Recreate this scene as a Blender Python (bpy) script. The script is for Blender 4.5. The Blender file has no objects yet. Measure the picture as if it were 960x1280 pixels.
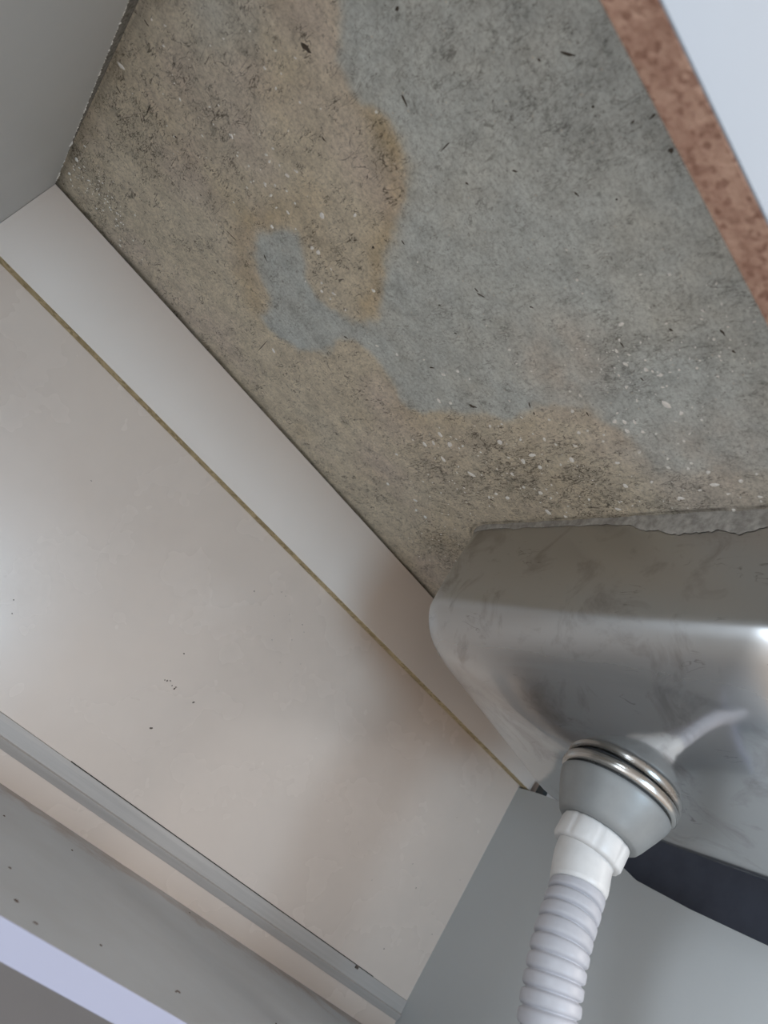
import bpy, bmesh, math, random
import numpy as np
from mathutils import Vector, Matrix, noise

C = bpy.context.scene.collection
sc = bpy.context.scene

# ------------------------------------------------------------------ camera
cam_d = bpy.data.cameras.new('camera')
cam = bpy.data.objects.new('camera', cam_d); C.objects.link(cam)
RX = Vector((0.6132589, -0.57299272, 0.54368453))
DN = Vector((0.68981895, 0.05320145, -0.72202453))
FW = Vector((0.38479, 0.81783186, 0.42788749))
m = Matrix((RX, -DN, -FW)).transposed().to_4x4()
cam.matrix_world = m
cam_d.sensor_fit = 'VERTICAL'; cam_d.sensor_height = 36; cam_d.sensor_width = 27
cam_d.lens = 897.97 / 1280 * 36
cam_d.clip_start = 0.01
cam_d.dof.use_dof = True; cam_d.dof.focus_distance = 0.66; cam_d.dof.aperture_fstop = 9.0
sc.camera = cam

# ------------------------------------------------------------------ light
w = bpy.data.worlds.new('world'); sc.world = w; w.use_nodes = True
bg = w.node_tree.nodes['Background']
bg.inputs['Color'].default_value = (1.0, 0.94, 0.895, 1); bg.inputs['Strength'].default_value = 0.95

def area(name, loc, target, sx, sy, power, col):
    d = bpy.data.lights.new(name, 'AREA'); d.shape = 'RECTANGLE'; d.size = sx; d.size_y = sy
    d.energy = power; d.color = col
    o = bpy.data.objects.new(name, d); C.objects.link(o); o.location = loc
    o.rotation_euler = (Vector(target) - Vector(loc)).to_track_quat('-Z', 'Y').to_euler()
    return o
area('window_daylight', (0.05, -2.2, -0.08), (0.33, 0.6, 0.05), 0.9, 0.55, 21, (0.52, 0.77, 1.0))
area('added_side_light', (-1.5, -0.30, 0.02), (0.4, 0.32, 0.1), 0.5, 0.8, 18, (0.76, 0.88, 1.0))  # unseen light added from the left for the streak on the steel bowl
area('added_warm_fill', (1.5, -1.25, 0.85), (0.0, 0.5, -0.05), 0.6, 0.6, 9, (1.0, 0.95, 0.90))  # unseen warm light added to brighten the left panel and lower interior

sc.view_settings.view_transform = 'Standard'; sc.view_settings.look = 'None'
sc.view_settings.gamma = 1; sc.view_settings.use_curve_mapping = False
sc.view_settings.exposure = 0.36
sc.cycles.max_bounces = 8; sc.cycles.use_denoising = True

# ------------------------------------------------------------------ data (metres; worktop underside is z = 0.37)
FLECKS = [(0.2584, 0.2886, 0.0022), (0.2676, 0.2821, 0.00123), (0.2639, 0.3346, 0.00182), (0.2661, 0.3271, 0.00131), (0.2673, 0.3194, 0.00111), (0.2747, 0.3296, 0.00134), (0.2776, 0.318, 0.00112), (0.2815, 0.3089, 0.00083), (0.2962, 0.331, 0.00109), (0.3037, 0.3553, 0.00124), (0.2804, 0.3547, 0.00088), (0.3059, 0.3123, 0.00089), (0.3147, 0.316, 0.00105), (0.3178, 0.3016, 0.00103), (0.3236, 0.2885, 0.00139), (0.3362, 0.2896, 0.00219), (0.3346, 0.2694, 0.00126), (0.3463, 0.284, 0.00077), (0.3468, 0.322, 0.00146), (0.3286, 0.3621, 0.00143), (0.3274, 0.337, 0.00101), (0.2187, 0.2992, 0.00115), (0.2269, 0.2878, 0.00114), (0.2335, 0.2802, 0.00111), (0.2367, 0.3086, 0.00089), (0.2073, 0.2998, 0.00096), (0.1892, 0.2859, 0.00127), (0.2499, 0.3074, 0.00083), (0.2761, 0.271, 0.00078), (0.286, 0.2849, 0.00082), (0.2918, 0.2919, 0.00082), (0.313, 0.2967, 0.0009), (0.3676, 0.2686, 0.00218), (0.3514, 0.2625, 0.00095), (0.354, 0.3836, 0.00143), (0.3486, 0.3378, 0.00076), (0.2398, 0.2228, 0.00047), (0.2642, 0.2724, 0.0006), (0.2734, 0.2897, 0.00062), (0.2678, 0.362, 0.00071), (0.2679, 0.3714, 0.00075), (0.2349, 0.348, 0.00069), (0.3296, 0.2559, 0.00092), (0.2432, 0.2806, 0.00068), (0.363, 0.2868, 0.00115), (0.3401, 0.3029, 0.00082), (0.3508, 0.2767, 0.00054), (0.2553, 0.5164, 0.00226), (0.2422, 0.5178, 0.00203), (0.2485, 0.5479, 0.00198), (0.2494, 0.5349, 0.00154), (0.2065, 0.4873, 0.00151), (0.2122, 0.4764, 0.00115), (0.2705, 0.5394, 0.00177), (0.2943, 0.5181, 0.00232), (0.2631, 0.455, 0.00198), (0.2645, 0.4309, 0.00091), (0.2685, 0.4068, 0.00132), (0.2829, 0.431, 0.00191), (0.2881, 0.445, 0.00197), (0.2974, 0.4322, 0.00161), (0.2946, 0.3949, 0.00206), (0.2803, 0.3822, 0.00113), (0.3517, 0.4603, 0.00197), (0.3274, 0.4526, 0.00193), (0.3296, 0.4961, 0.00174), (0.3225, 0.5066, 0.00139), (0.3264, 0.5191, 0.0012), (0.3005, 0.4682, 0.00143), (0.2597, 0.5013, 0.00107), (0.1848, 0.4429, 0.00116), (0.1838, 0.4604, 0.00106), (0.1949, 0.4368, 0.00075), (0.2445, 0.4524, 0.00111), (0.2449, 0.4384, 0.00074), (0.2423, 0.4135, 0.0009), (0.2504, 0.3892, 0.00085), (0.2474, 0.3635, 0.00117), (0.2351, 0.3481, 0.00096), (0.2294, 0.3543, 0.00076), (0.268, 0.3704, 0.00095), (0.2681, 0.362, 0.00064), (0.2757, 0.3993, 0.00089), (0.2978, 0.4088, 0.00092), (0.3347, 0.4452, 0.00104), (0.3464, 0.6398, 0.00179), (0.3346, 0.6456, 0.00129), (0.3196, 0.6322, 0.00149), (0.2912, 0.6551, 0.00153), (0.2537, 0.6002, 0.00113), (0.2827, 0.5271, 0.0008), (0.3182, 0.4666, 0.00108), (0.359, 0.4442, 0.00127), (0.3404, 0.4057, 0.001), (0.2812, 0.4582, 0.00084), (0.2702, 0.4854, 0.00069), (0.0258, 0.4607, 0.00194), (0.0395, 0.4304, 0.00113), (0.0405, 0.4955, 0.00135), (0.0459, 0.4928, 0.00164), (-0.0087, 0.4956, 0.00104), (0.0004, 0.4997, 0.00076), (0.0085, 0.4917, 0.0009), (0.0089, 0.5204, 0.00112), (0.0215, 0.4969, 0.00068), (0.094, 0.4663, 0.00119), (0.0803, 0.511, 0.00114), (0.0827, 0.5193, 0.00074), (0.0971, 0.5126, 0.00087), (0.0735, 0.5225, 0.00118), (0.0675, 0.5151, 0.00088), (0.0592, 0.5321, 0.00062), (0.0623, 0.4928, 0.00067), (0.1374, 0.5088, 0.00107), (0.1518, 0.4939, 0.00119), (0.0988, 0.6527, 0.00143), (-0.0172, 0.4928, 0.00089), (-0.0035, 0.4764, 0.00075), (-0.0569, 0.489, 0.00121), (-0.0113, 0.4645, 0.00116), (-0.0265, 0.4712, 0.00095), (-0.0313, 0.4693, 0.00097), (-0.0345, 0.4946, 0.00073), (-0.0197, 0.4646, 0.00061), (-0.0088, 0.453, 0.00094), (-0.069, 0.3978, 0.00076), (-0.0676, 0.4154, 0.00076), (-0.0548, 0.4182, 0.0007), (-0.0266, 0.3949, 0.00056), (-0.0383, 0.4074, 0.0006), (-0.0026, 0.3566, 0.00089), (-0.018, 0.4919, 0.00089), (-0.0256, 0.5051, 0.00064), (-0.0315, 0.4337, 0.00051), (-0.1461, 0.5432, 0.00181), (-0.0569, 0.489, 0.00129), (-0.1455, 0.698, 0.00169), (-0.1456, 0.7284, 0.00124), (0.1288, 0.2911, 0.00061), (0.1498, 0.2963, 0.00082), (0.1597, 0.2983, 0.00064), (0.1812, 0.3805, 0.00094), (0.1942, 0.3829, 0.0007), (0.165, 0.4688, 0.00083), (0.1847, 0.443, 0.00083), (0.0911, 0.4055, 0.00068), (0.1566, 0.3858, 0.00057), (0.1967, 0.3311, 0.00063)]
SPLINTERS = [(-0.1435, 0.5661, -0.1377, 0.5681, 0.00158), (-0.1463, 0.4854, -0.1415, 0.4861, 0.00112), (-0.0606, 0.3755, -0.0522, 0.3737, 0.0027), (-0.0351, 0.302, -0.0332, 0.3018, 0.00225), (-0.0005, 0.3322, 0.0069, 0.334, 0.0018), (-0.0144, 0.4096, -0.0094, 0.4095, 0.00068), (0.087, 0.6474, 0.0921, 0.6818, 0.00112), (-0.0135, 0.5772, -0.0008, 0.5748, 0.00068), (0.0217, 0.5553, 0.0279, 0.5586, 0.00068), (0.117, 0.5389, 0.1212, 0.5371, 0.0018), (0.0645, 0.4358, 0.0669, 0.4353, 0.00225), (0.1306, 0.3747, 0.1362, 0.371, 0.00158), (0.1266, 0.3739, 0.1305, 0.373, 0.00135), (0.1548, 0.3411, 0.157, 0.3389, 0.0018), (0.1269, 0.4147, 0.1282, 0.413, 0.00135), (0.1733, 0.4691, 0.1754, 0.4646, 0.00158), (0.1526, 0.4188, 0.154, 0.4171, 0.00112), (0.2185, 0.4579, 0.2236, 0.4519, 0.00225), (0.2303, 0.3966, 0.2358, 0.3988, 0.00112), (0.2402, 0.3985, 0.2433, 0.3999, 0.00135), (0.2915, 0.4197, 0.2926, 0.4187, 0.00135), (0.3263, 0.5221, 0.3326, 0.5158, 0.00135), (0.2016, 0.2938, 0.2059, 0.2932, 0.00112), (0.2319, 0.2952, 0.2351, 0.2938, 0.00135), (0.2122, 0.2293, 0.2175, 0.2281, 0.0018), (0.2283, 0.229, 0.2306, 0.2275, 0.0018), (0.2021, 0.258, 0.2045, 0.2565, 0.0018), (-0.0887, 0.5472, -0.0858, 0.5459, 0.00135), (-0.047, 0.5728, -0.0453, 0.5725, 0.00158), (-0.1155, 0.545, -0.1136, 0.5601, 0.00135), (0.2506, 0.3523, 0.2546, 0.3526, 0.00135), (0.0337, 0.2326, 0.0398, 0.2263, 0.0018), (0.03, 0.245, 0.0316, 0.2439, 0.00158), (0.0839, 0.2044, 0.0847, 0.2094, 0.00135), (0.0813, 0.2155, 0.0823, 0.2185, 0.00135), (0.1024, 0.2068, 0.1054, 0.2065, 0.0027), (0.0641, 0.2315, 0.0654, 0.2308, 0.00202), (0.0708, 0.2943, 0.0735, 0.2911, 0.00158), (0.0622, 0.3283, 0.0644, 0.3272, 0.00158), (0.0994, 0.2659, 0.1031, 0.2648, 0.00135), (0.1135, 0.2455, 0.1147, 0.2451, 0.00158), (0.0374, 0.3217, 0.0386, 0.3319, 0.0009), (0.0718, 0.4058, 0.0758, 0.406, 0.00068)]
GREY_MAIN = [(-0.0736, 0.3136), (-0.047, 0.3433), (-0.0386, 0.3628), (-0.0205, 0.3639), (-0.0069, 0.3594), (0.0044, 0.354), (0.016, 0.3532), (0.0291, 0.3614), (0.0443, 0.3796), (0.0641, 0.4076), (0.0859, 0.4409), (0.1051, 0.4727), (0.1132, 0.502), (0.1124, 0.5201), (0.1401, 0.5235), (0.1679, 0.5245), (0.1943, 0.5356), (0.2139, 0.5156), (0.2283, 0.4725), (0.2409, 0.4232), (0.2417, 0.3803), (0.2459, 0.3479), (0.2787, 0.3349), (0.3176, 0.3283), (0.328, 0.227), (0.0573, 0.126)]
GREY_TONGUE = [(0.008, 0.5527), (0.0107, 0.5159), (0.0252, 0.4989), (0.0404, 0.5145), (0.0592, 0.5289), (0.0766, 0.5324), (0.0919, 0.5285), (0.1073, 0.5142), (0.1154, 0.4958), (0.1425, 0.5159), (0.1234, 0.5331), (0.1171, 0.5529), (0.1225, 0.5815), (0.1123, 0.6151), (0.0927, 0.6294), (0.0676, 0.6301), (0.0532, 0.5907), (0.0339, 0.5825), (0.0192, 0.5757)]
GREY_SOFT = [(-0.1385, 0.4286), (-0.1017, 0.3745), (-0.0881, 0.4082), (-0.0889, 0.4459), (-0.111, 0.4627)]
GREY_LOW = [(0.2889, 0.348), (0.311, 0.2206), (0.4371, 0.2677), (0.4084, 0.3924), (0.3422, 0.3449)]
OCHRE = [(-0.0081, 0.3644), (0.0038, 0.3551), (0.016, 0.3532), (0.0291, 0.3614), (0.0443, 0.3796), (0.0641, 0.4076), (0.0859, 0.4409), (0.1051, 0.4727), (0.112, 0.5006), (0.0984, 0.4913), (0.0811, 0.4531), (0.0586, 0.4199), (0.0383, 0.392), (0.0215, 0.376), (0.0096, 0.3704)]
OCHRE_B = [(-0.0134, 0.5467), (0.0039, 0.5057), (0.0064, 0.547), (0.0197, 0.585), (0.0354, 0.5899), (0.0684, 0.6278), (0.0499, 0.6254), (0.0207, 0.6044), (-0.0017, 0.575)]
DIRT = [(-0.1401, 0.5638, 0.0338, 0.6), (-0.1042, 0.5897, 0.0363, 0.9), (-0.1302, 0.703, 0.027, 1), (-0.0998, 0.7344, 0.0434, 0.8), (-0.061, 0.4959, 0.0504, 0.35), (0.0411, 0.5534, 0.0232, 0.5), (0.0542, 0.5005, 0.0251, 0.5), (-0.0024, 0.2875, 0.0378, 0.6), (0.0146, 0.246, 0.0356, 0.5), (0.0339, 0.2917, 0.0355, 0.4), (0.0512, 0.2443, 0.0499, 0.7), (0.0991, 0.2079, 0.0245, 0.8), (0.223, 0.2965, 0.0279, 1), (0.1962, 0.2938, 0.0135, 0.8), (0.2974, 0.5562, 0.0594, 0.9), (0.2984, 0.4668, 0.0615, 1), (0.3365, 0.4004, 0.0587, 0.9), (0.4054, 0.653, 0.0508, 1), (0.3618, 0.3302, 0.0548, 0.6), (0.2219, 0.2336, 0.0301, 0.6), (0.3064, 0.6954, 0.039, 0.5), (0.0418, 0.5623, 0.0134, 0.8)]
SIDE_TOP = [(0.7605, 0.2693), (0.7315, 0.2702), (0.7014, 0.2692), (0.6827, 0.2615), (0.6251, 0.2363), (0.5655, 0.2181), (0.548, 0.2116), (0.4767, 0.2057), (0.3905, 0.2031), (0.2925, 0.205)]
BACK_SPECKS = [(0.2772, 0.0719, 0.0008), (0.2798, 0.0728, 0.001), (0.2827, 0.0749, 0.0008), (0.2876, 0.0722, 0.0008), (0.292, 0.0712, 0.0012000000000000001), (0.2923, 0.0735, 0.0008), (0.3195, 0.0729, 0.0012000000000000001), (0.2995, 0.0263, 0.0014), (0.3207, 0.2314, 0.0006000000000000001), (0.328, 0.2313, 0.00048), (0.3687, 0.2201, 0.0006000000000000001), (0.3697, 0.1978, 0.0006000000000000001), (0.3489, 0.1816, 0.00048), (0.3984, 0.1838, 0.00048), (0.3748, 0.1685, 0.0004), (0.2931, 0.2094, 0.0008), (0.3762, 0.215, 0.0006000000000000001), (0.3324, 0.2043, 0.0004), (0.3468, 0.2184, 0.00048), (0.0776, 0.1758, 0.0006000000000000001), (0.275, 0.1054, 0.0008), (0.7343, 0.1744, 0.0006000000000000001), (0.7065, 0.0906, 0.0006000000000000001), (0.7315, 0.0702, 0.0008), (0.7341, -0.0102, 0.0008), (0.6609, 0.0444, 0.00048), (0.7957, 0.038, 0.0006000000000000001), (0.1061, 0.041, 0.0006000000000000001), (0.114, 0.0306, 0.0006000000000000001), (0.7944, 0.1143, 0.0005200000000000001)]
SHELF_SPECKS = [(0.1746, 0.4903, 0.0011200000000000001), (0.1683, 0.4322, 0.0019200000000000003), (0.1768, 0.4133, 0.00128), (0.2735, 0.6733, 0.0016), (0.2303, 0.4429, 0.0009600000000000001), (0.4525, 0.7515, 0.00128), (0.2918, 0.443, 0.0016), (0.1951, 0.6331, 0.0009600000000000001), (0.7068, 0.7853, 0.00128), (0.2884, 0.44, 0.0009600000000000001), (0.426, 0.5116, 0.0009600000000000001)]
PROFILE_PX_Z= [(0.1722, -0.0462), (0.1841, -0.0587), (0.1928, -0.0679), (0.7626, -0.0423), (0.7073, -0.0437)]
HOSE_PATH = [(0.5165, 0.3978, 0.143), (0.5155, 0.3965, 0.131), (0.5161, 0.391, 0.1102), (0.5107, 0.381, 0.0715), (0.5133, 0.374, 0.0402), (0.5199, 0.367, 0.0101), (0.5324, 0.366, -0.0112), (0.545, 0.365, -0.075), (0.556, 0.365, -0.14), (0.566, 0.366, -0.22)]
FAINT = [(0.2048, 0.3474, 0.022, 0.75), (0.1873, 0.3214, 0.012, 0.4), (0.3266, 0.2637, 0.03, 0.5), (0.2986, 0.2923, 0.02, 0.35)]

H = 0.37; XL = -0.152; XR = 0.811; YB = 0.760; YP = 0.776; YF = 0.148; RZ = 0.2715

# ------------------------------------------------------------------ materials
def s2l(c):
    return tuple(((x / 255) / 12.92 if x / 255 <= .04045 else ((x / 255 + .055) / 1.055) ** 2.4) for x in c)
class NT:
    def __init__(s, name):
        s.m = bpy.data.materials.new(name); s.m.use_nodes = True
        s.t = s.m.node_tree; s.b = s.t.nodes['Principled BSDF']
        s.co = s.t.nodes.new('ShaderNodeTexCoord').outputs['Object']
    def n(s, typ, **kw):
        nd = s.t.nodes.new('ShaderNode' + typ)
        for k, v in kw.items(): setattr(nd, k, v)
        return nd
    def l(s, a, b): s.t.links.new(a, b)
    def mapping(s, scale=(1, 1, 1), rot=(0, 0, 0), src=None):
        nd = s.n('Mapping'); nd.inputs['Scale'].default_value = scale; nd.inputs['Rotation'].default_value = rot
        s.l(src or s.co, nd.inputs['Vector']); return nd.outputs['Vector']
    def noise(s, scale, detail=3, rough=.55, src=None, dist=0):
        nd = s.n('TexNoise'); nd.inputs['Scale'].default_value = scale; nd.inputs['Detail'].default_value = detail
        nd.inputs['Roughness'].default_value = rough; nd.inputs['Distortion'].default_value = dist
        s.l(src or s.co, nd.inputs['Vector']); return nd.outputs['Fac']
    def vor(s, scale, src=None, feature='F1'):
        nd = s.n('TexVoronoi'); nd.feature = feature; nd.inputs['Scale'].default_value = scale
        s.l(src or s.co, nd.inputs['Vector']); return nd
    def ramp(s, fac, pts):
        nd = s.n('ValToRGB'); e = nd.color_ramp.elements
        while len(e) < len(pts): e.new(.5)
        for i, (p, c) in enumerate(pts):
            e[i].position = p; e[i].color = (*c, 1) if isinstance(c, tuple) else (c, c, c, 1)
        s.l(fac, nd.inputs['Fac']); return nd.outputs['Color']
    def mix(s, fac, a, b, mode='MIX'):
        nd = s.n('Mix', data_type='RGBA', blend_type=mode)
        for k, v in ((0, fac), (6, a), (7, b)):
            if hasattr(v, 'links') or hasattr(v, 'is_linked'): s.l(v, nd.inputs[k])
            elif k == 0: nd.inputs[0].default_value = v
            else: nd.inputs[k].default_value = (*v, 1) if isinstance(v, tuple) else (v, v, v, 1)
        return nd.outputs[2]
    def math(s, op, a, b=0.0):
        nd = s.n('Math', operation=op)
        for i, v in enumerate((a, b)):
            if hasattr(v, 'is_linked'): s.l(v, nd.inputs[i])
            else: nd.inputs[i].default_value = v
        return nd.outputs[0]
    def bump(s, h, strength=.3, dist=.001):
        nd = s.n('Bump'); nd.inputs['Strength'].default_value = strength; nd.inputs['Distance'].default_value = dist
        s.l(h, nd.inputs['Height']); s.l(nd.outputs[0], s.b.inputs['Normal'])
    def base(s, v, rough=.5, metal=0, spec=.5):
        if hasattr(v, 'is_linked'): s.l(v, s.b.inputs['Base Color'])
        else: s.b.inputs['Base Color'].default_value = (*v, 1)
        if hasattr(rough, 'is_linked'): s.l(rough, s.b.inputs['Roughness'])
        else: s.b.inputs['Roughness'].default_value = rough
        s.b.inputs['Metallic'].default_value = metal; s.b.inputs['Specular IOR Level'].default_value = spec
        return s

def laminate(name, col, rough=.4, dirt=.05, bump=.05, spec=.5):
    k = NT(name); c = s2l(col)
    a = k.noise(9, 4, .6); cc = k.mix(k.ramp(a, [(.35, 0.0), (.75, 1.0)]), c, tuple(x * (1 - dirt) for x in c))
    b = k.noise(400, 2)
    k.base(cc, k.ramp(k.noise(14, 3), [(.3, rough - .04), (.7, rough + .06)]), 0, spec); k.bump(b, bump, .0004)
    return k.m
def chipboard(name, c1, c2, c3, scale=260, rough=.85):
    k = NT(name)
    v = k.vor(scale, k.mapping((1, 1, 2.4))); n = k.noise(scale * .35, 5, .7); n2 = k.noise(38, 3, .6)
    c = k.mix(k.ramp(n, [(.38, 0.0), (.62, 1.0)]), s2l(c1), s2l(c2))
    c = k.mix(k.ramp(v.outputs['Color'], [(.55, 0.0), (.8, .8)]), c, s2l(c3))
    c = k.mix(k.math('MULTIPLY', k.ramp(n2, [(.5, 0.0), (.7, 1.0)]), .5), c, s2l(c3))
    k.base(c, rough, 0, .2); k.bump(n, .8, .0015); return k.m
M = {}
M['back_lower'] = laminate('back_panel_brown_grey', (158, 144, 136), .7, .06)  # darker, browner tone for the back board below the shelf
M['back'] = laminate('back_panel_white', (214, 197, 184), .25, .05, spec=.6)
M['rail'] = laminate('rail_laminate', (228, 215, 205), .42, .03)
M['side'] = laminate('side_laminate', (196, 199, 200), .45, .03)
def shelf_mat():
    k = NT('shelf_laminate_grimy'); c = s2l((184, 191, 198)); sp_ = k.n('SeparateXYZ'); k.l(k.co, sp_.inputs[0])
    edge = k.ramp(k.math('ADD', sp_.outputs[1], k.math('MULTIPLY', k.math('SUBTRACT', k.noise(14, 5, .7, None, .6), .5), .16)), [(.715, 0.0), (.745, .8)])
    cc = k.mix(k.math('MULTIPLY', edge, k.ramp(k.noise(26, 4, .7), [(.35, .2), (.65, 1.0)])), c, s2l((140, 124, 116)))
    wear = k.ramp(k.noise(7, 4, .6), [(.4, 0.0), (.75, .35)]); cc = k.mix(wear, cc, s2l((150, 150, 150)))
    k.base(cc, .40, 0, .5); k.bump(k.noise(400, 2), .05, .0004); return k.m
M['shelf'] = shelf_mat()
M['front'] = laminate('front_gloss', (146, 153, 162), .28, .02)
M['band'] = laminate('white_edge_band', (164, 166, 186), .35, .02)
M['tan'] = chipboard('raw_tan_chipboard', (216, 198, 160), (192, 174, 136), (160, 142, 108))
M['brown'] = chipboard('raw_brown_chipboard', (176, 144, 126), (154, 120, 104), (126, 92, 78), 420)
M['dark'] = NT('joint_dark').base(s2l((30, 29, 28)), .8, 0, .2).m
def seal():
    k = NT('grey_seal'); n = k.noise(220, 4, .7)
    k.base(k.mix(k.ramp(n, [(.4, 0.0), (.65, 1.0)]), s2l((146, 144, 138)), s2l((100, 98, 92))), .8, 0, .2); k.bump(n, .6, .0008); return k.m
M['seal'] = seal()
def profile():
    k = NT('translucent_profile')
    n = k.noise(60, 3, .6, k.mapping((.15, 1, 6)))
    k.base(k.mix(n, s2l((186, 178, 172)), s2l((164, 156, 150))), .38, 0, .5); return k.m
M['profile'] = profile()
def speck(c): 
    k = NT('speck'); k.base(k.mix(k.noise(300), s2l(c), tuple(.6 * x for x in s2l(c))), .8, 0, .2); return k.m
M['speck'] = speck((104, 92, 84)); M['chip'] = NT('white_chip').base(s2l((253, 252, 248)), .45, 0, .6).m; M['splinter'] = speck((96, 88, 80))

def worktop_mat():
    k = NT('stained_worktop_underside')
    a = k.n('Attribute', attribute_name='stain').outputs['Color']
    sep = k.n('SeparateColor'); k.l(k.n('Attribute', attribute_name='mask').outputs['Color'], sep.inputs[0])
    dirt, brown = sep.outputs[0], sep.outputs[1]
    # mottling
    n1 = k.noise(55, 6, .7)
    c = k.mix(1.0, a, k.ramp(n1, [(.3, .78), (.5, .98), (.7, 1.14)]), 'MULTIPLY')
    n2 = k.noise(330, 5, .8); c = k.mix(1.0, c, k.ramp(n2, [(.34, .72), (.5, 1.02), (.66, 1.2)]), 'MULTIPLY')
    # short dark fibres: thin ridges of warped noise, kept where a patch noise allows
    for sc_, rot, th in ((95, .5, .012), (150, -1.1, .015), (210, 1.9, .018)):
        f = k.noise(sc_, 3, .6, k.mapping((1, .38, 1), (0, 0, rot)), .6)
        rid = k.math('ABSOLUTE', k.math('SUBTRACT', f, .5))
        line = k.ramp(rid, [(th * .35, 1.0), (th * 1.3, 0.0)])
        gate = k.ramp(k.math('ADD', k.noise(sc_ * .55, 3, .6, k.mapping((1, 1, 1), (0, 0, rot + 1))), k.math('MULTIPLY', dirt, .17)), [(.535, 0.0), (.64, 1.0)])
        amt = k.math('MULTIPLY', k.math('MULTIPLY', line, gate), k.math('ADD', k.math('MULTIPLY', brown, .35), .40))
        c = k.mix(amt, c, s2l((66, 56, 46)))
    # soot-like blotches
    b = k.noise(75, 5, .7, None, .5)
    bl = k.ramp(k.math('ADD', b, k.math('MULTIPLY', dirt, .09)), [(.62, 0.0), (.74, .55)])
    c = k.mix(bl, c, s2l((78, 76, 70)))
    # tiny pale flecks
    v = k.vor(210); dot = k.ramp(v.outputs['Distance'], [(.10, 1.0), (.17, 0.0)])
    g = k.ramp(k.n_sep(v.outputs['Color']), [(.84, 0.0), (.86, 1.0)])
    c = k.mix(k.math('MULTIPLY', k.math('MULTIPLY', dot, g), .6), c, s2l((222, 214, 200)))
    v2 = k.vor(330); dot2 = k.ramp(v2.outputs['Distance'], [(.12, 1.0), (.2, 0.0)])
    g2 = k.ramp(k.n_sep(v2.outputs['Color']), [(.9, 0.0), (.92, 1.0)])
    c = k.mix(k.math('MULTIPLY', k.math('MULTIPLY', dot2, g2), .7), c, s2l((70, 64, 58)))
    k.base(c, .72, 0, .3)
    hh = k.math('ADD', k.math('MULTIPLY', n2, .7), k.math('MULTIPLY', k.noise(130, 5, .7), 1.0))
    k.bump(hh, .55, .0016)
    return k.m
def n_sep(s, col):
    q = s.n('SeparateColor'); s.l(col, q.inputs[0]); return q.outputs[0]
NT.n_sep = n_sep
M['worktop'] = worktop_mat()
def steel():
    k = NT('brushed_steel')
    n = k.noise(90, 4, .6, k.mapping((1, .12, 1))); s_ = k.noise(22, 5, .65, None, .8)
    blot = k.ramp(s_, [(.52, 0.0), (.68, .9)])
    c = k.mix(blot, s2l((204, 204, 204)), s2l((176, 173, 172)))
    sc1 = k.noise(60, 3, .6, k.mapping((1, .25, 1), (0, 0, .9)), .8)
    scr = k.ramp(k.math('ABSOLUTE', k.math('SUBTRACT', sc1, .5)), [(.002, .55), (.01, 0.0)])
    gate = k.ramp(k.noise(26, 3), [(.58, 0.0), (.64, 1.0)])
    c = k.mix(k.math('MULTIPLY', scr, gate), c, s2l((112, 102, 102)))
    at = k.n('Attribute', attribute_name='wall').outputs['Fac']
    r = k.math('ADD', k.math('MULTIPLY', n, .08), k.math('ADD', .07, k.math('MULTIPLY', at, .25)))
    r = k.math('ADD', r, k.math('MULTIPLY', blot, .05))
    k.base(c, r, 1); k.bump(k.math('ADD', k.noise(12, 3), k.math('MULTIPLY', k.noise(160, 4, .7), .03)), .08, .004)
    tg = k.n('Tangent'); tg.direction_type = 'RADIAL'; tg.axis = 'Z'; k.l(tg.outputs[0], k.b.inputs['Tangent'])
    k.l(k.math('MULTIPLY', at, .8), k.b.inputs['Anisotropic']); return k.m
M['steel'] = steel()
def satin(name, c, rough, metal):
    k = NT(name); n = k.noise(40, 4)
    k.base(k.mix(k.ramp(n, [(.4, 0.0), (.7, 1.0)]), s2l(c), tuple(.88 * x for x in s2l(c))), k.ramp(n, [(.3, rough), (.7, rough + .1)]), metal); return k.m
M['cup'] = satin('strainer_grey', (146, 148, 148), .45, .3)
M['ring'] = satin('strainer_ring_steel', (190, 188, 184), .2, 1)
M['gasket'] = satin('gasket_black', (70, 72, 74), .6, 0)
M['white'] = satin('white_plastic_nut', (212, 211, 210), .32, 0)
M['hose'] = satin('pale_grey_hose', (180, 180, 186), .38, 0)
M['black'] = satin('dark_casing', (92, 97, 112), .5, 0)
def smear():
    k = NT('dried_sealant'); n = k.noise(130, 5, .7)
    k.base(k.mix(k.ramp(n, [(.35, 0.0), (.6, 1.0)]), s2l((186, 184, 179)), s2l((150, 147, 142))), .7, 0, .3); k.bump(n, .7, .001)
    return k.m
M['smear'] = smear()
M['floor'] = laminate('floor_tile', (196, 186, 176), .4, .08)
M['wall'] = laminate('painted_wall', (206, 202, 196), .8, .03)

# ------------------------------------------------------------------ helpers
def link(name, me, mat, parent=None):
    o = bpy.data.objects.new(name, me); C.objects.link(o)
    for x in (mat if isinstance(mat, list) else [mat]): me.materials.append(x)
    if parent: o.parent = parent
    return o
def from_bm(name, bm, mat, parent=None, smooth=False):
    me = bpy.data.meshes.new(name); bm.normal_update(); bm.to_mesh(me); bm.free()
    if smooth:
        for p in me.polygons: p.use_smooth = True
    return link(name, me, mat, parent)
def tag(o, label=None, cat=None, kind=None, group=None):
    if label: o['label'] = label
    if cat: o['category'] = cat
    if kind: o['kind'] = kind
    if group: o['group'] = group
    return o
def empty(name, loc, label, cat):
    o = bpy.data.objects.new(name, None); C.objects.link(o); o.location = loc; o.empty_display_size = .05
    bpy.context.view_layer.update()
    return tag(o, label, cat)
def adopt(child, parent):       # children are modelled in world coordinates
    child.parent = parent; child.matrix_parent_inverse = Matrix.Translation(parent.location).inverted() if parent.type == 'EMPTY' else Matrix.Identity(4)
    return child
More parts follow.
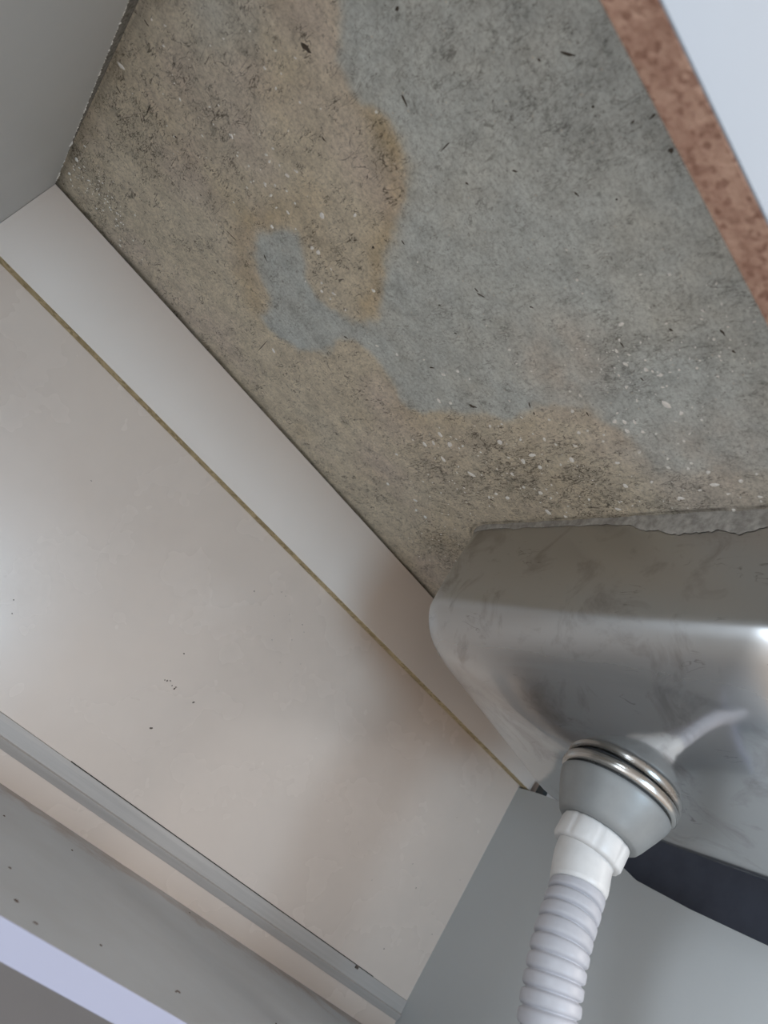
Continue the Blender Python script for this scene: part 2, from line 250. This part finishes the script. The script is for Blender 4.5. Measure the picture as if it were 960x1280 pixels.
def box(name, x0, x1, y0, y1, z0, z1, mat, bev=.0006, parent=None):
    bm = bmesh.new(); bmesh.ops.create_cube(bm, size=1)
    for v in bm.verts: v.co = Vector((x0 + (v.co.x + .5) * (x1 - x0), y0 + (v.co.y + .5) * (y1 - y0), z0 + (v.co.z + .5) * (z1 - z0)))
    if bev: bmesh.ops.bevel(bm, geom=bm.edges[:], offset=bev, segments=2, affect='EDGES', profile=.5)
    o = from_bm(name, bm, mat)
    if parent: adopt(o, parent)
    return o
def prism_yz(name, pts, x0, x1, mat, bev=.0006, parent=None):
    bm = bmesh.new(); a = [bm.verts.new((x0, y, z)) for y, z in pts]; b = [bm.verts.new((x1, y, z)) for y, z in pts]
    bm.faces.new(a); bm.faces.new(b[::-1]); n = len(pts)
    for i in range(n): bm.faces.new((a[i], b[i], b[(i + 1) % n], a[(i + 1) % n]))
    bmesh.ops.recalc_face_normals(bm, faces=bm.faces)
    if bev: bmesh.ops.bevel(bm, geom=bm.edges[:], offset=bev, segments=1, affect='EDGES')
    o = from_bm(name, bm, mat)
    if parent: adopt(o, parent)
    return o
def flakes(name, items, mat, parent, axis, plane, thick, elong=1.0, seed=3):
    """small flat irregular bumps lying on a plane; items = (a, b, radius); axis 'z-' hangs under plane z, 'y-' stands proud of plane y, 'z+' lies on plane z, 'x+' proud of plane x."""
    rnd = random.Random(seed); bm = bmesh.new()
    for it in items:
        a, b, r = it[:3]; n = 7; th = rnd.random() * 6.28; e = 1 + rnd.random() * .5 * elong
        rim = []; top = []
        for i in range(n):
            t = 6.283 * i / n; rr = r * (.75 + .45 * rnd.random())
            p = (math.cos(t) * rr * e, math.sin(t) * rr / e)
            q = (p[0] * math.cos(th) - p[1] * math.sin(th), p[0] * math.sin(th) + p[1] * math.cos(th))
            rim.append(q); top.append((q[0] * .6, q[1] * .6))
        hgt = min(thick, r * .6)
        def P(q, h):
            if axis == 'z-': return (a + q[0], b + q[1], plane - h)
            if axis == 'z+': return (a + q[0], b + q[1], plane + h)
            if axis == 'y-': return (a + q[0], plane - h, b + q[1])
            return (plane + h, a + q[0], b + q[1])
        v0 = [bm.verts.new(P(q, 0)) for q in rim]; v1 = [bm.verts.new(P(q, hgt)) for q in top]
        for i in range(n): bm.faces.new((v0[i], v0[(i + 1) % n], v1[(i + 1) % n], v1[i]))
        bm.faces.new(v1)
    bmesh.ops.recalc_face_normals(bm, faces=bm.faces)
    o = from_bm(name, bm, mat); adopt(o, parent); o['kind'] = 'stuff'; return o

# ------------------------------------------------------------------ setting
FLOOR = -0.50
tag(box('floor', -2.2, 2.6, -3.0, .83, FLOOR - .04, FLOOR, M['floor'], 0), kind='structure')
tag(box('wall_back', -1.2, 2.2, .83, .90, FLOOR, 1.4, M['wall'], 0), kind='structure')
tag(box('wall_left', XL - .07, XL - .022, .135, .83, FLOOR, 1.4, M['wall'], 0), kind='structure')

# ------------------------------------------------------------------ cabinet
cab = empty('sink_cabinet', (.33, .46, -.35), 'white laminate sink base cabinet with stained back panel, seen from below inside', 'cabinet')
ZB = -.348
# left side panel: its top edge drops away from the worktop towards the front
TL = [(.7775, .3675), (.757, .3668), (.461, .3518), (YF + .001, .336)]
lp = prism_yz('side_panel', [(YF + .001, ZB), (.7775, ZB)] + TL, XL - .016, XL, M['side'], .0004, cab)
prism_yz('gap_seal', [(.7775, .3672), (.757, .3672), (.461, .3524), (YF + .01, .3368), (YF + .01, .3692), (.7775, .3692)], XL - .012, XL - .0022, M['seal'], 0, cab)
rnd = random.Random(8); ch = []
for i in range(150):
    t = rnd.random() ** .8; y = .757 - t * .33; z = .3668 + (y - .757) / (.461 - .757) * (.3518 - .3668)
    ch.append((y, z - .0006, .0003 + .0006 * rnd.random() ** 2))
ch += [(.745, .3655, .002), (.741, .366, .0018), (.672, .3618, .0022), (.735, .365, .0015)]
flakes('edge_chips', ch, M['chip'], cab, 'x+', XL, .0006, 2, 5)
# right side panel with the sawn notch under the sink
tops = [(.7765, .3265 - .0), (YB + .0005, .2712)]
pts = [(YF + .001, ZB), (.7775, ZB), (.7775, SIDE_TOP[0][1] - .001)] + SIDE_TOP
pts = pts + [(YF + .001, SIDE_TOP[-1][1] + .02)]
rp = prism_yz('side_panel', pts, XR, XR + .016, M['side'], .0004, cab)
# back panel in two boards joined by a plastic profile
ZJ = -.0525
box('back_panel', XL - .003, XR + .003, YP, YP + .004, ZJ, RZ + .09, M['back'], .0003, cab)
box('back_panel', XL - .003, XR + .003, YP, YP + .004, -.099, ZJ - .002, M['back'], .0003, cab)
tag(box('back_panel', XL - .003, XR + .003, YP, YP + .004, ZB, -.0995, M['back_lower'], .0003, cab), 'darker brownish grey lower back board')
up = [o for o in cab.children if o.name == 'back_panel'][0]
pr = prism_yz('joining_profile', [(YP, -.0425), (YP - .0016, -.0432), (YP - .0022, -.0480), (YP - .0022, -.0585), (YP - .0046, -.0600), (YP - .0012, -.0682), (YP, -.0682)], XL + .0005, XR - .0005, M['profile'], .0002, cab)
box('joint_line', .255, .74, YP - .0009, YP, -.0430, -.0421, M['dark'], 0, cab)
# rear rail: chipboard core with laminate face
rl = box('back_rail', XL + .0003, XR + .075, YB + .0006, YP - .0002, RZ, H - .0036, M['tan'], .0003, cab)
lf = box('laminate_facing', XL + .0003, XR + .075, YB, YB + .0006, RZ, H - .0036, M['rail'], .0001); lf.parent = rl; lf.matrix_parent_inverse = rl.matrix_world.inverted() @ Matrix.Translation((0, 0, 0))
# front rail / false front with raw brown lower edge
fr = box('front_panel', XL - .004, XR + .016, YF - .0168, YF, .2688, H - .0015, M['brown'], .0005, cab)
ff = box('laminate_facing', XL - .004, XR + .016, YF - .0180, YF - .0168, .2690, H - .0015, M['front'], .0004)
# shelf and bottom
sh = box('shelf', XL + .001, XR - .001, .3945, YP - .0006, -.1070, -.0915, M['shelf'], .0004, cab)
eb = box('edge_band', XL + .001, XR - .001, .3935, .3945, -.1070, -.0915, M['band'], .0002)
bt = box('base_panel', XL, XR, YF + .002, YP, ZB, ZB + .016, M['shelf'], .0004, cab)
box('plinth', XL, XR, YF + .05, YF + .066, FLOOR, ZB, M['side'], .0004, cab)
for o, p in ((lf, rl), (ff, fr), (eb, sh)):
    o.parent = p; o.matrix_parent_inverse = Matrix.Translation(cab.location)
    o.matrix_parent_inverse = Matrix.Identity(4)
tag(rl, 'rear rail with pale face and raw tan chipboard lower edge'); tag(fr, 'front panel with raw reddish brown lower edge')
tag(rp, 'right side panel with a rough notch sawn out of its top')
sp = flakes('dirt_specks', BACK_SPECKS, M['speck'], cab, 'y-', YP, .0004, 1.5, 7)
flakes('dirt_specks', SHELF_SPECKS, M['speck'], cab, 'z+', -.0915, .0005, 1, 9)
box('profile_clip', .7050, .7100, YP - .0036, YP - .0020, -.0462, -.0432, M['speck'], .0003, cab)
# black plastic corner bracket on the notch beside the rail
br = prism_yz('corner_bracket', [(.748, .270), (.748, .284), (.744, .2865), (.738, .2865), (.735, .283), (.733, .258)], XR + .004, XR + .014, M['gasket'], .001, cab)

# ------------------------------------------------------------------ sink
RX0, RX1, RY0, RY1 = .3655, .676, .205, .592
CX, CY = (RX0 + RX1) / 2, (RY0 + RY1) / 2
DX, DY, ZBOT = .5200, .3978, .2035
def ring_pts(ax, ay, r, z, cx=CX, cy=CY, n=14):
    out = []
    for qx, qy, a0 in ((1, 1, 0), (-1, 1, 90), (-1, -1, 180), (1, -1, 270)):
        for i in range(n + 1):
            t = math.radians(a0 + 90 * i / n)
            out.append(Vector((cx + qx * (ax - r) + r * math.cos(t), cy + qy * (ay - r) + r * math.sin(t), z)))
    return out
def dense(ring, step=5):        # extra points along the straight runs
    out = []
    for i, p in enumerate(ring):
        q = ring[(i + 1) % len(ring)]; out.append(p)
        if (q - p).length > .03:
            for j in range(1, 16): out.append(p.lerp(q, j / 16))
    return out
AX, AY = (RX1 - RX0) / 2, (RY1 - RY0) / 2
SLOPE = .088
FR = .050                        # bottom fillet
prof = [(0, H + .032), (.0, H), (.0005, H - .03), (.001, H - .07)]
ZE = ZBOT + .0145; z1 = ZE + FR * math.sin(math.radians(77))
for i in range(0, 11):
    t = math.radians(7.7 * i); prof.append((.002 + FR * (1 - math.cos(t)), z1 - FR * math.sin(t)))
def profile_ring(ins, z, off=0.0):
    r = max(.028, .036 - ins * .1) - off
    return dense(ring_pts(AX - ins - off, AY - ins - off, r, z))
bm = bmesh.new(); rings = []
lay = bm.verts.layers.float.new('wall')
for ins, z in prof:
    vs = [bm.verts.new(p) for p in profile_ring(ins, z)]
    for v in vs: v.co.z -= (v.co.x - DX) * SLOPE * min(1, max(0, (H - .07 - z) / .05))
    for v in vs: v[lay] = min(1, max(0, (z - ZBOT - .010) / .02))
    rings.append(vs)
base_ring = [v.co.copy() for v in rings[-1]]
for k_ in (.93, .86, .78, .7, .62, .54, .46, .40):          # dish towards the drain hole
    vs = []
    for p in base_ring:
        d = Vector((DX, DY, ZBOT - .0015)); q = d.lerp(p, k_); q.z = ZBOT - (q.x - DX) * SLOPE + (ZE - ZBOT) * max(0, k_ - .3) ** 1.6 / .7 ** 1.6 
        vs.append(bm.verts.new(q))
    rings.append(vs)
vs = []
for p in base_ring:
    dr = Vector((p.x - DX, p.y - DY, 0)).normalized() * .020
    vs.append(bm.verts.new((DX + dr.x, DY + dr.y, ZBOT - dr.x * SLOPE)))
rings.append(vs)
for a, b in zip(rings, rings[1:]):
    n = len(a)
    for i in range(n): bm.faces.new((a[i], a[(i + 1) % n], b[(i + 1) % n], b[i]))
bmesh.ops.recalc_face_normals(bm, faces=bm.faces)
sink = empty('sink', (CX, CY, H), 'stainless steel sink bowl hanging through the worktop', 'sink')
bowl = from_bm('basin', bm, M['steel'], None, True); adopt(bowl, sink)
# rim flange lying on top of the worktop
bm = bmesh.new(); o_ = [[bm.verts.new(p) for p in ring_pts(AX + d, AY + d, .036 + d * .4, H + z)] for d, z in ((.0, .0315), (.022, .0325), (.0235, .0318), (.0235, .0312))]
for a, b in zip(o_, o_[1:]):
    for i in range(len(a)): bm.faces.new((a[i], a[(i + 1) % len(a)], b[(i + 1) % len(a)], b[i]))
adopt(from_bm('rim_flange', bm, M['steel'], None, True), sink)
# dried sealant film below the worktop joint
bm = bmesh.new(); fine = []
r0 = profile_ring(0, H)
for i, p in enumerate(r0):
    q = r0[(i + 1) % len(r0)]; nn = max(1, int((q - p).length / .0015))
    for j in range(nn): fine.append(p.lerp(q, j / nn))
rows = []
for p in fine:
    nrm = Vector((p.x - CX, (p.y - CY), 0)); 
    nrm = Vector((1 if nrm.x > 0 else -1, 0, 0)) if abs(nrm.x) / AX > abs(nrm.y) / AY else Vector((0, 1 if nrm.y > 0 else -1, 0))
    nrm = (nrm + Vector((p.x - CX, p.y - CY, 0)).normalized() * .6).normalized()
    dep = .0060 + .0025 * noise.noise(p * 60) + .0012 * noise.noise(p * 300)
    if p.x < CX: 
        t = min(1, max(0, (.400 - p.y) / .07)); dep += t * (.012 + .009 * noise.noise(p * 45 + Vector((3, 1, 0))) + .0025 * noise.noise(p * 230))
    dep = max(.003, dep)
    rows.append([bm.verts.new(p + nrm * (.0022 + .0012 * noise.noise(p * 90)) + Vector((0, 0, -.0002))),
                 bm.verts.new(p + nrm * .0014 + Vector((0, 0, -.0022))),
                 bm.verts.new(p + nrm * .0009 + Vector((0, 0, -dep * .9))), bm.verts.new(p + nrm * .0002 + Vector((0, 0, -dep)))])
for i in range(len(rows)):
    a, b = rows[i], rows[(i + 1) % len(rows)]
    for j in range(3): bm.faces.new((a[j], b[j], b[j + 1], a[j + 1]))
adopt(from_bm('dried_sealant', bm, M['smear'], None, True), sink)

def lathe(prof, c, n=72, axis=None):
    bm = bmesh.new(); rs = []
    for r, z in prof:
        rs.append([bm.verts.new((c[0] + .92 * r * math.cos(6.28318 * i / n), c[1] + .92 * r * math.sin(6.28318 * i / n), c[2] + z)) for i in range(n)])
    for a, b in zip(rs, rs[1:]):
        for i in range(n): bm.faces.new((a[i], a[(i + 1) % n], b[(i + 1) % n], b[i]))
    bmesh.ops.recalc_face_normals(bm, faces=bm.faces); return bm
TILT = Matrix.Translation((DX, DY, ZBOT + .0010)) @ Matrix.Rotation(math.radians(3.5), 4, "Y") @ Matrix.Translation((-DX, -DY, -ZBOT))
def lo(name, prof, mat, parent, smooth=True):
    bm = lathe(prof, (DX, DY, ZBOT)); bm.transform(TILT); o = from_bm(name, bm, mat, None, smooth); adopt(o, parent); return o
cup = lo('strainer_cup', [(.030, -.0122), (.0518, -.0122), (.0524, -.0130), (.0520, -.0155), (.0500, -.0205), (.0468, -.0275), (.0432, -.0345), (.0402, -.0405), (.0375, -.0448), (.0355, -.0462), (.020, -.0464), (.019, -.030)], M['cup'], sink)
rg = lo('strainer_ring', [(.034, -.0006), (.0530, -.0006), (.0546, -.0022), (.0552, -.0050), (.0550, -.0082), (.0538, -.0098), (.050, -.0104), (.034, -.0104)], M['ring'], sink)
lo('ring_gasket', [(.040, -.0104), (.0498, -.0104), (.0500, -.0112), (.0498, -.0124), (.040, -.0124)], M['gasket'], sink)
lo('seat_gasket', [(.034, .0008), (.0505, .0008), (.0508, .0000), (.0505, -.0006), (.034, -.0006)], M['gasket'], sink)
tag(cup, 'dull grey waste cup tapering to its outlet'); tag(rg, 'polished steel ring')

# ------------------------------------------------------------------ drain hose
hose = empty('drain_hose', (DX, DY, ZBOT - .05), 'white corrugated drain hose screwed to the sink waste with a white nut', 'hose')
bm = lathe([(.021, -.0462), (.0300, -.0462), (.0312, -.0472), (.0316, -.0492), (.0316, -.0640), (.0306, -.0662), (.0270, -.0666), (.0140, -.0665)], (DX, DY, ZBOT), 96)
for v in bm.verts:                       # grip flats of the nut
    d = Vector((v.co.x - DX, v.co.y - DY, 0)); a = math.atan2(d.y, d.x)
    if d.length > .0272: 
        f = 1 - .030 * max(0, math.cos(a * 8)) ** 6
        v.co.x = DX + d.x * f; v.co.y = DY + d.y * f
bm.transform(TILT)
adopt(from_bm('nut', bm, M['white'], None, True), hose)
PATH = [Vector(p) for p in HOSE_PATH]
def spline(P, t):
    n = len(P) - 1; x = min(max(t, 0), .99999) * n; i = int(x); f = x - i
    p0 = P[max(i - 1, 0)]; p1 = P[i]; p2 = P[i + 1]; p3 = P[min(i + 2, n)]
    return .5 * ((2 * p1) + (p2 - p0) * f + (2 * p0 - 5 * p1 + 4 * p2 - p3) * f * f + (3 * p1 - p0 - 3 * p2 + p3) * f ** 3)
DENSE = [spline(PATH, i / 1200) for i in range(1201)]; CUM = [0.0]
for p, q in zip(DENSE, DENSE[1:]): CUM.append(CUM[-1] + (q - p).length)
def at_len(x):
    i = min(max(int(np.searchsorted(CUM, x)) - 1, 0), len(CUM) - 2); f = (x - CUM[i]) / max(CUM[i + 1] - CUM[i], 1e-9)
    return DENSE[i].lerp(DENSE[i + 1], min(max(f, 0), 1))
PLEN = CUM[-1]
def sweep(rfun, t0, t1, steps, n=48):
    bm = bmesh.new(); prev = None
    L = [at_len((t0 + (t1 - t0) * i / steps) * PLEN) for i in range(steps + 1)]; s = 0; rs = []
    for i, p in enumerate(L):
        d = (L[min(i + 1, steps)] - L[max(i - 1, 0)]).normalized()
        if i: s += (L[i] - L[i - 1]).length
        u = d.cross(Vector((0, 1, 0))).normalized(); v_ = d.cross(u).normalized(); r = rfun(s)
        rs.append([bm.verts.new(p + (u * math.cos(6.28318 * k / n) + v_ * math.sin(6.28318 * k / n)) * r * .90) for k in range(n)])
    for a, b in zip(rs, rs[1:]):
        for k in range(n): bm.faces.new((a[k], a[(k + 1) % n], b[(k + 1) % n], b[k]))
    bm.faces.new(rs[0]); bm.faces.new(rs[-1]); bmesh.ops.recalc_face_normals(bm, faces=bm.faces)
    return bm, s
SL = .033
def sleeve_r(s): 
    if s < .003: return .0262
    if s < .030: return .0262 - (s - .003) * .03
    if s < .0315: return .0250
    return .0243 - (s - .0315) * .03
b_, _ = sweep(sleeve_r, 0, SL / PLEN, 40); adopt(from_bm('hose_cuff', b_, M['white'], None, True), hose)
PITCH = .0112
def corr(s):
    ph = (s / PITCH) % 1.0; x = abs(ph - .5) * 2       # 0 at crest, 1 in groove
    rise = (1 - x ** 4.5)
    return .0186 + .0058 * min(1, max(0, rise)) ** .6
steps = int((PLEN - SL) / PITCH * 16)
b_, _ = sweep(corr, (SL - .001) / PLEN, 1, steps); hb = from_bm('corrugated_tube', b_, M['hose'], None, True); adopt(hb, hose)
tag(hb, 'pale grey ribbed tube')

# ------------------------------------------------------------------ dark casing beyond the notch
app = empty('appliance', (1.13, .45, FLOOR), 'dark blue-black casing showing through the notch behind the sink drain', 'appliance')
box('casing', XR + .088, 1.42, .16, .80, FLOOR + .02, H - .004, M['black'], .004, app)
box('door', XR + .088, 1.42, .135, .16, FLOOR + .02, H - .012, M['black'], .004, app)
for x in (.94, 1.38):
    for y in (.22, .72): box('foot', x - .02, x + .02, y - .02, y + .02, FLOOR, FLOOR + .02, M['gasket'], .003, app)

# ------------------------------------------------------------------ worktop
wk = empty('worktop', (.33, .46, H), 'water-stained grey and brown worktop underside with pale flecks above the sink cabinet', 'worktop')
X0, X1, Y0, Y1 = XL - .016, 1.46, .128, .826
NX, NY = 560, 300
gx = np.linspace(X0, X0 + 1.12, NX); gy = np.linspace(Y0, Y1, NY)
GX, GY = np.meshgrid(gx, gy); P = np.stack([GX.ravel(), GY.ravel()], 1)
def fbm(sc_, off, oct_=4):
    out = np.zeros(len(P))
    rs = np.random.RandomState(int(off * 10) + 1); f = sc_; a = 1.0
    for o in range(oct_):
        lat = rs.rand(256, 256) * 2 - 1
        u = P[:, 0] * f + 31.7; v = P[:, 1] * f + 17.3
        i = np.floor(u).astype(int); j = np.floor(v).astype(int); fu = u - i; fv = v - j
        fu = fu * fu * (3 - 2 * fu); fv = fv * fv * (3 - 2 * fv)
        g = lambda a_, b_: lat[a_ % 256, b_ % 256]
        out += a * ((g(i, j) * (1 - fu) + g(i + 1, j) * fu) * (1 - fv) + (g(i, j + 1) * (1 - fu) + g(i + 1, j + 1) * fu) * fv)
        f *= 2.03; a *= .55
    return out
def sdf(poly, Q):               # negative inside
    V = np.array(poly); n = len(V); d = np.full(len(Q), 9.0); inside = np.zeros(len(Q), bool)
    for i in range(n):
        a = V[i]; b = V[(i + 1) % n]; e = b - a; w_ = Q - a
        t = np.clip((w_ @ e) / (e @ e + 1e-12), 0, 1)
        d = np.minimum(d, np.linalg.norm(w_ - t[:, None] * e, axis=1))
        c1 = (a[1] > Q[:, 1]) != (b[1] > Q[:, 1])
        with np.errstate(divide='ignore', invalid='ignore'):
            xi = a[0] + (Q[:, 1] - a[1]) * (b[0] - a[0]) / (b[1] - a[1] + 1e-15)
        inside ^= c1 & (Q[:, 0] < xi)
    return np.where(inside, -d, d)
def soft(d, w_): return 1 / (1 + np.exp(np.clip(d / w_, -30, 30)))
Q = P + np.stack([fbm(55, 1), fbm(55, 2)], 1) * .0035
w1 = fbm(30, 3); w2 = fbm(90, 4)
g1 = soft(sdf(GREY_MAIN, Q) + w1 * .004, .0022); g2 = soft(sdf(GREY_TONGUE, Q) + w1 * .002, .0018)
g3 = soft(sdf(GREY_SOFT, Q) + w1 * .01, .010) * .55; g4 = soft(sdf(GREY_LOW, Q) + w1 * .012, .014) * .6
grey = np.clip(1 - (1 - g1) * (1 - g2) * (1 - g3) * (1 - g4), 0, 1)
grey = np.clip(grey + .12 * fbm(14, 5) * (1 - grey) + .10 * fbm(22, 6) * grey - .05 * grey, 0, 1)
och = np.clip(soft(sdf(OCHRE, Q) + w1 * .003, .006) * 1.0 + soft(sdf(OCHRE_B, Q) + w1 * .004, .006) * .7 + .25 * np.clip(fbm(16, 7) - .2, 0, 1), 0, 1)
def L3(c): return np.array(s2l(c))
col = L3((218, 208, 188))[None] * (1 - grey[:, None]) + L3((203, 209, 207))[None] * grey[:, None]
och = och * (1 - grey * .8)
col = col * (1 - och[:, None]) + L3((204, 184, 148))[None] * och[:, None]
pink = np.clip(fbm(12, 8) * .8, 0, 1) * (1 - grey) * .5
col = col * (1 - pink[:, None]) + L3((212, 198, 190))[None] * pink[:, None]
for x, y, rr, st in FAINT:
    q_ = np.exp(-((P[:, 0] - x) ** 2 + (P[:, 1] - y) ** 2) / (2 * rr ** 2)) * st * np.clip(1 + .6 * w1, 0, 2)
    q_ = np.clip(q_, 0, 1)[:, None]; col = col * (1 - q_) + L3((212, 201, 188))[None] * q_
dirt = np.zeros(len(P))
for x, y, r, s in DIRT: dirt = np.maximum(dirt, s * np.exp(-((P[:, 0] - x) ** 2 + (P[:, 1] - y) ** 2) / (2 * (r * .6) ** 2)))
dirt = np.clip(dirt + .25 * fbm(40, 9), 0, 1)
col = col * (1 - .10 * dirt[:, None] + .05 * w2[:, None] * .6)
# underside colour darkens close to the back and left joints
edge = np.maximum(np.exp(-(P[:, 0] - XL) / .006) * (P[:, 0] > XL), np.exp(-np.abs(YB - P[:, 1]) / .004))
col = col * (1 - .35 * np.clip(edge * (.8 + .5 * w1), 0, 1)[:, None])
dx = np.abs(P[:, 0] - CX) - (AX + .0028 - .036); dy = np.abs(P[:, 1] - CY) - (AY + .0028 - .036)
rimd = np.hypot(np.maximum(dx, 0), np.maximum(dy, 0)) + np.minimum(np.maximum(dx, dy), 0) - .036
crack = np.exp(-((rimd - .0012 + .0006 * w1) / .0016) ** 2) * np.clip(.65 + .5 * w2, 0, 1)
col = col * (1 - .75 * crack[:, None])
zz = H - .00010 * fbm(60, 10)
zz = np.where((P[:, 0] < XL + .004) | (P[:, 1] > YB - .004), H, zz)
verts = np.column_stack([P, zz])
ii, jj = np.meshgrid(np.arange(NX - 1), np.arange(NY - 1))
cxm = (gx[ii] + gx[ii + 1]) / 2; cym = (gy[jj] + gy[jj + 1]) / 2
keep = ~((cxm > RX0 + .004) & (cxm < RX1 - .004) & (cym > RY0 + .004) & (cym < RY1 - .004) & ~((np.abs(cxm - CX) > AX - .02) & (np.abs(cym - CY) > AY - .02)))
a = (jj * NX + ii)[keep]
faces = np.stack([a, a + NX, a + NX + 1, a + 1], 1)
me = bpy.data.meshes.new('stained_underside'); me.from_pydata(verts.tolist(), [], faces.tolist())
ca = me.color_attributes.new('stain', 'FLOAT_COLOR', 'POINT'); ca.data.foreach_set('color', np.column_stack([np.clip(col, 0, 1), np.ones(len(P))]).ravel())
cb = me.color_attributes.new('mask', 'FLOAT_COLOR', 'POINT'); cb.data.foreach_set('color', np.column_stack([dirt, 1 - grey, och, np.ones(len(P))]).ravel())
for p in me.polygons: p.use_smooth = True
und = link('stained_underside', me, M['worktop']); adopt(und, wk)
# board around the sink cut-out
bm = bmesh.new(); zt = H + .030; zl = H + .0015
for (x0, x1, y0, y1) in ((X0, RX0 - .003, Y0, Y1), (RX1 + .003, X1, Y0, Y1), (RX0 - .003, RX1 + .003, Y0, RY0 - .003), (RX0 - .003, RX1 + .003, RY1 + .003, Y1)):
    r = bmesh.ops.create_cube(bm, size=1)
    for v in r['verts']: v.co = Vector((x0 + (v.co.x + .5) * (x1 - x0), y0 + (v.co.y + .5) * (y1 - y0), zl + (v.co.z + .5) * (zt - zl)))
adopt(from_bm('board', bm, M['tan']), wk)
flakes('pale_flecks', [(a, b, c * 1.45) for a, b, c in FLECKS], M['chip'], wk, 'z-', H, .0009, 1, 11)
rnd = random.Random(21); more = []
for i in range(520):
    x, y, r, s = rnd.choice(DIRT[14:20] + DIRT[2:4] + DIRT[12:13] + DIRT[4:5]); a_ = rnd.gauss(0, r * .75); b_ = rnd.gauss(0, r * .75)
    x += a_; y += b_
    if XL + .004 < x < .82 and Y0 + .01 < y < YB - .004 and not (RX0 - .006 < x < RX1 + .006 and RY0 < y < RY1 + .006): more.append((x, y, .0004 + .0008 * rnd.random() ** 2))
flakes('pale_flecks', more, M['chip'], wk, 'z-', H, .0005, 1, 12)
bm = bmesh.new(); rnd = random.Random(4)
for x0, y0, x1, y1, w_ in SPLINTERS:
    a = Vector((x0, y0, H)); b = Vector((x1, y1, H)); d = b - a; n = Vector((-d.y, d.x, 0)).normalized() * w_ * (.62 if w_ > .0022 else .42)
    dn = Vector((0, 0, -.0007)); ts = [0, .25, .55, .8, 1]; ws = [.25, 1, .85, .6, .15]; R_ = []
    for t, q in zip(ts, ws):
        q *= .8 + .5 * rnd.random(); o = a + d * t + n * rnd.uniform(-.3, .3)
        R_.append((bm.verts.new(o - n * q), bm.verts.new(o + dn * q), bm.verts.new(o + n * q)))
    for p, q in zip(R_, R_[1:]):
        for j in range(2): bm.faces.new((p[j], q[j], q[j + 1], p[j + 1]))
adopt(from_bm('dark_splinters', bm, M['splinter']), wk)['kind'] = 'stuff'
